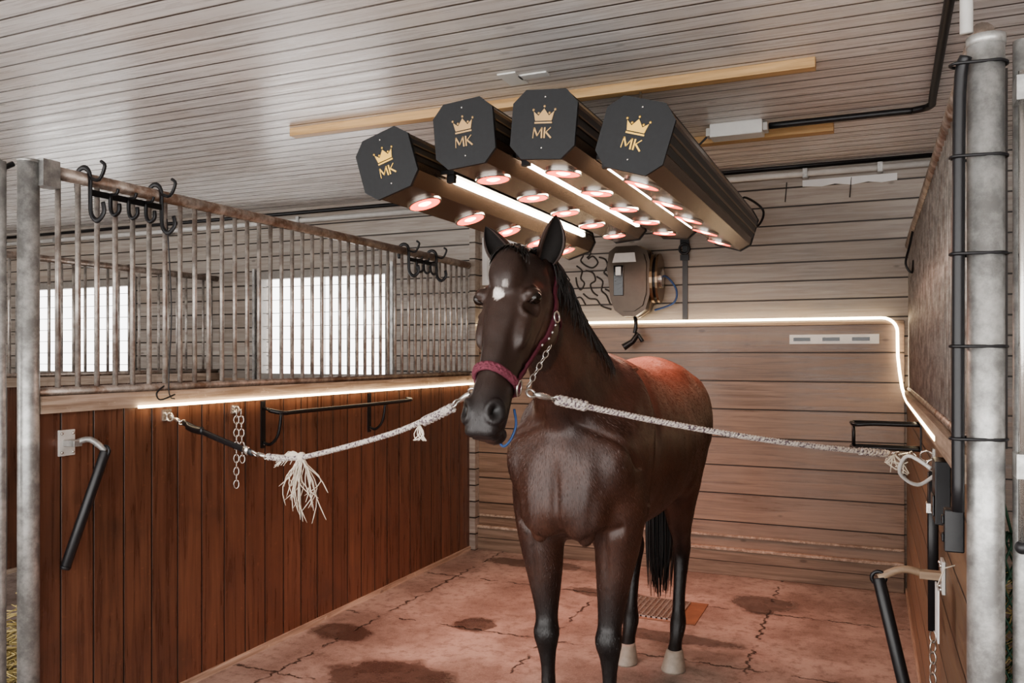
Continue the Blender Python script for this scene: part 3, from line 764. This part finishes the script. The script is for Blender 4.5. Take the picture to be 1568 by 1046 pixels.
snap(b,lr(.965),lr(.88)-lr(.965)); ring(b,E+V((.0,0,0)),(0,1,.3),.02,.004,'chrome'); b.box((XR-.012,3.27,1.11),(XR-.003,3.33,1.17),'chrome')
q=lr(.9)
for i in range(16): b.tube(crom([q,q+V((random.uniform(-.03,.04),0,-.03)),q+V((random.uniform(-.03,.05),0,random.uniform(-.09,-.02)))],3),.002,'cotton',5)
b.build('cross_tie_rope')
b=B(); b.tube(crom([(c+.035,2.19,1.345),(c+.045,2.18,1.30),(c+.03,2.17,1.255),(c-.0,2.18,1.24),(c-.03,2.2,1.30),(c-.02,2.21,1.35)],6),.004,'blue',8); b.build('lead_loop')

# ---------------------------------------------------------------- left wall fittings
b=B()
for y in (3.34,4.31):
    b.box((XL,y-.015,1.03),(XL+.008,y+.015,1.27),'blackm'); b.tube(crom([(XL+.004,y,1.06),(XL+.05,y,1.05),(XL+.10,y,1.10),(XL+.12,y,1.21)],4),.008,'blackm',8)
    b.ell((XL+.012,y,1.05),(.006,.006,.006),'chrome',n=8,m=6)
b.tube(crom([(XL+.06,3.32,1.225),(XL+.12,3.36,1.21),(XL+.12,3.5,1.21),(XL+.12,4.2,1.21),(XL+.12,4.6,1.215),(XL+.06,4.66,1.22)],5),.011,'blackm',10)
b.tube([(XL+.0,3.34,1.235),(XL+.07,3.32,1.225)],.008,'blackm',8)
b.build('blanket_rack')
b=B(); chain(b,(XL+.02,3.13,1.235),(XL+.02,3.13,.86),.012,'chrome',.0034); chain(b,(XL+.03,3.15,1.235),(XL+.035,3.155,.98),.012,'chrome',.0034)
b.box((XL,3.115,1.22),(XL+.006,3.16,1.26),'chrome'); ring(b,(XL+.018,3.135,1.238),(0,1,0),.015,.004,'chrome'); b.build('hanging_chain')
def saddle_pole(name,base,dx,elbow,end,mat='galv'):
    b=B(); x,y,z=base
    b.box((x,y-.035,z-.05),(x+dx*.01,y+.035,z+.05),'pipe'); b.box((x,y-.018,z-.012),(x+dx*.07,y+.018,z+.012),mat)
    for s in(-1,1):
        for u in(-1,1): b.ell((x+dx*.012,y+s*.024,z+u*.036),(.006,.006,.006),'chrome',n=8,m=6)
    b.tube(crom([(x+dx*.05,y,z),((x+dx*.05+elbow[0])/2,(y+elbow[1])/2,z+.012),elbow],4),.012,mat,10)
    ring(b,elbow,(0,1,0),.02,.006,'blackm',14)
    b.tube([elbow,end],.019,'black',14); e=V(end); d=(e-V(elbow)).normalized(); b.tube([e,e+d*.012],[.021,.018],'black',14)
    b.build(name,.002)
saddle_pole('saddle_rack',(XL,2.22,1.165),1,(XL+.12,2.30,1.13),(XL+.04,2.19,.70))
saddle_pole('saddle_rack',(XR-.006,2.82,.83),-1,(XR-.19,2.80,.81),(XR-.09,2.72,.38),'stick')
def hooks(name,y0,y1,n):
    b=B()
    for y in (y0,y1):
        x=XL-.01
        b.tube(crom([(x-.035,y,2.15),(x-.036,y,2.22),(x,y,2.245),(x+.036,y,2.22),(x+.04,y,2.14),(x+.045,y,2.06),(x+.08,y,2.03),(x+.115,y,2.06),(x+.11,y,2.10)],4),.011,'blackm',8,flat=.5)
        b.tube(crom([(x+.04,y,2.20),(x+.09,y,2.19),(x+.12,y,2.24),(x+.10,y,2.26)],4),.007,'blackm',8)
    b.box((XL+.03,y0,2.13),(XL+.036,y1,2.155),'blackm')
    for k in range(n):
        y=y0+(y1-y0)*(k+1)/(n+1)
        b.tube(crom([(XL+.036,y,2.145),(XL+.038,y,2.09),(XL+.06,y,2.065),(XL+.085,y,2.08),(XL+.085,y,2.11)],4),.008,'blackm',8)
        b.tube(crom([(XL+.036,y,2.15),(XL+.07,y,2.15),(XL+.08,y,2.17)],4),.006,'blackm',8)
    b.build(name)
hooks('bridle_hook_rack',2.305,2.66,3); hooks('bridle_hook_rack',4.74,5.12,3)
b=B(); b.tube(crom([(XL+.02,2.7,2.1),(XL+.025,2.72,1.7),(XL+.03,2.70,1.36),(XL+.045,2.72,1.31)],6),.003,'black',6); b.tube(crom([(XL+.045,2.72,1.33),(XL+.045,2.64,1.31),(XL+.045,2.62,1.34),(XL+.045,2.66,1.37)],5),.004,'black',6); b.build('hanging_cord')

# ---------------------------------------------------------------- right wall fittings
b=B()
x=XR-.006; y=4.1
b.box((x-.006,y-.02,1.04),(x,y+.02,1.22),'blackm')
for z in (1.19,1.08): b.tube(crom([(x,y,z),(x-.1,y,z),(x-.2,y,z),(x-.27,y,z-.005),(x-.285,y+.03,z),(x-.27,y+.06,z),(x-.1,y+.06,z),(x,y+.06,z)],5),.010,'blackm',8)
b.tube([(x-.28,y+.03,1.08),(x-.28,y+.03,1.19)],.008,'blackm',8)
b.build('blanket_rack')
b=B(); b.box((XR-.045,2.62,1.02),(XR-.005,2.74,1.20),'blackm'); b.box((XR-.05,2.64,1.04),(XR-.045,2.72,1.1),'darkglass')
b.tube(crom([(XR-.05,2.70,1.17),(XR-.11,2.74,1.2),(XR-.13,2.8,1.14),(XR-.08,2.84,1.10),(XR-.03,2.86,1.13)],5),.006,'pipe',8); b.build('switch_box',.004)
b=B()
b.tube([(XR-.03,2.95,1.13),(XR-.03,2.95,.9),(XR-.028,2.95,.62)],.016,'black',8,flat=.3); b.box((XR-.05,2.93,1.0),(XR-.02,2.97,1.03),'chrome'); ring(b,(XR-.03,2.95,1.15),(0,1,0),.018,.004,'chrome')
chain(b,(XR-.03,2.95,.62),(XR-.03,2.95,.45),.012,'chrome'); b.tube([(XR-.012,2.95,1.165),(XR-.03,2.95,1.165)],.004,'chrome',8); b.build('hanging_strap')
b=B(); b.box((XR-.05,2.44,.74),(XR-.046,2.54,.88),'paper'); b.tube([(XR-.048,2.49,.88),(XR-.03,2.49,.93),(XR-.005,2.49,.94)],.002,'cotton',6); b.build('paper_tag')

# ---------------------------------------------------------------- back wall items
Yw=YB
b=B()
hx,hz=-1.55,2.02
body=[(-.13,-.12),(-.10,-.20),(-.04,-.245),(.05,-.245),(.12,-.20),(.15,-.10),(.15,.14),(.13,.21),(.06,.245),(-.09,.245),(-.14,.21),(-.155,.10)]
X=Matrix.Translation((hx,0,hz))
b.prism(body,Yw-.22,Yw-.03,'bronze',X); b.prism([(p[0]*.86,p[1]*.86) for p in body],Yw-.235,Yw-.21,'bronze',X)
b.prism([(p[0]*1.03,p[1]*1.03) for p in body],Yw-.13,Yw-.10,'bronzeh',X)
b.box((-.05,Yw-.03,-.2),(.05,Yw,.2),'blackm',X)
b.prism([(-.11,.13),(.06,.13),(.05,.195),(-.09,.195)],Yw-.242,Yw-.23,'pipe',X)
b.box((-.10,Yw-.246,-.10),(-.03,Yw-.235,.11),'darkglass',X); b.box((-.085,Yw-.25,.04),(-.045,Yw-.245,.10),'white',X)
Xd=Matrix.Translation((hx+.15,Yw-.12,hz+.02))@Matrix.Rotation(math.radians(90),4,'Z')
n=28
for (r,a,c2,mm) in ((.15,-.02,.0,'bronzeh'),(.13,-.04,-.02,'blackm'),(.15,-.055,-.04,'bronzeh'),(.06,-.07,-.055,'chrome')):
    b.prism([(r*.8*math.cos(2*math.pi*k/n),r*1.15*math.sin(2*math.pi*k/n)) for k in range(n)],a,c2,mm,Xd,smooth=False)
b.tube(crom([(hx+.02,Yw-.12,hz-.24),(hx+.03,Yw-.13,hz-.30),(hx+.02,Yw-.13,hz-.36)],4),.014,'blackm',8)
b.tube([(hx+.05,Yw-.14,hz-.36),(hx+.01,Yw-.15,hz-.42),(hx-.05,Yw-.17,hz-.46)],[.018,.02,.026],'black',10)
b.tube([(hx+.05,Yw-.14,hz-.37),(hx+.08,Yw-.14,hz-.42)],.014,'black',8)
b.tube(crom([(hx+.16,Yw-.1,hz+.05),(hx+.24,Yw-.08,hz+.03),(hx+.30,Yw-.06,hz-.06),(hx+.28,Yw-.06,hz-.15),(hx+.15,Yw-.08,hz-.2)],6),.007,'blue',8)
b.build('hose_reel',.014)
b=B(); bx=-1.20
b.box((bx-.018,Yw-.01,1.75),(bx+.018,Yw,2.42),'black'); b.box((bx-.03,Yw-.03,2.27),(bx+.03,Yw-.008,2.33),'blackm'); ring(b,(bx,Yw-.03,2.25),(0,1,0),.035,.008,'blackm'); b.box((bx-.03,Yw-.03,2.17),(bx+.03,Yw-.008,2.21),'blackm')
b.build('wall_bracket')
b=B()
def ln(pts): b.tube(crom([(-2.02+p[0]*.0047,Yw-.003,2.27-p[1]*.0047) for p in pts],4),.006,'ink',6)
ln([(0,5),(8,0),(14,6),(10,14),(18,22),(30,26),(38,18),(30,8),(22,12)]); ln([(3,22),(12,30),(10,42),(16,50),(10,60),(4,52),(2,40)])
ln([(18,30),(30,34),(34,46),(26,52),(30,64),(38,70)]); ln([(40,10),(50,14),(54,24),(48,34),(56,42),(60,56)]); ln([(36,40),(46,48),(44,62),(52,70),(58,84)])
ln([(14,66),(24,74),(36,76),(44,86),(60,92)]); ln([(0,74),(10,72),(18,84)]); ln([(24,-6),(26,4),(20,10)]); ln([(50,60),(60,66),(70,80)])
b.build('wall_line_drawing')
b=B(); b.box((-.50,Yw-.035,1.578),(.045,Yw-.022,1.640),'white')
for x in (-.42,-.24,-.06): b.box((x-.02-.035,Yw-.038,1.597),(x+.05,Yw-.034,1.620),'darkglass')
b.build('slotted_wall_rail')
b=B(); b.box((-2.78,Yw-.006,2.05),(-2.33,Yw,2.42),'paper'); b.box((-2.74,Yw-.008,2.09),(-2.6,Yw-.005,2.38),'pipe'); b.build('wall_poster')
b=B(); b.box((XL+.0,Yw-.09,0),(XL+.05,Yw-.0,2.5),'wallU'); b.build('trim_2')
b=B(); b.tube(crom([(XR,5.0,2.2),(XR-.02,4.98,2.1),(XR-.04,4.95,2.0),(XR-.01,4.95,1.95),(XR,5.0,2.02)],6),.006,'black',8); b.build('cable_loop')
b=B(); dxc,dyc=-1.17,4.80
b.box((dxc-.22,dyc-.2,.0),(dxc+.27,dyc+.22,.004),'orange')
for k in range(13): b.box((dxc-.2+k*.03,dyc-.17,.004),(dxc-.19+k*.03,dyc+.19,.014),'chrome')
for k in range(13): b.box((dxc-.2,dyc-.17+k*.03,.004),(dxc+.17,dyc-.162+k*.03,.012),'chrome')
b.build('floor_drain')

# ---------------------------------------------------------------- world, camera
w=bpy.data.worlds.new('world'); scene.world=w; w.use_nodes=True
bg=w.node_tree.nodes['Background']; bg.inputs[0].default_value=(1,.98,.955,1); bg.inputs[1].default_value=4.6
try: scene.view_settings.look='AgX - Medium High Contrast'
except Exception as e: print('look',e)
cam=bpy.data.cameras.new('camera'); cob=bpy.data.objects.new('camera',cam); COL.objects.link(cob)
cob.location=(0,0,1.5); cob.rotation_euler=(math.pi/2,0,math.radians(23.6)); cam.lens=28.93; cam.sensor_width=36; cam.shift_y=.014; cam.clip_start=.05
scene.camera=cob
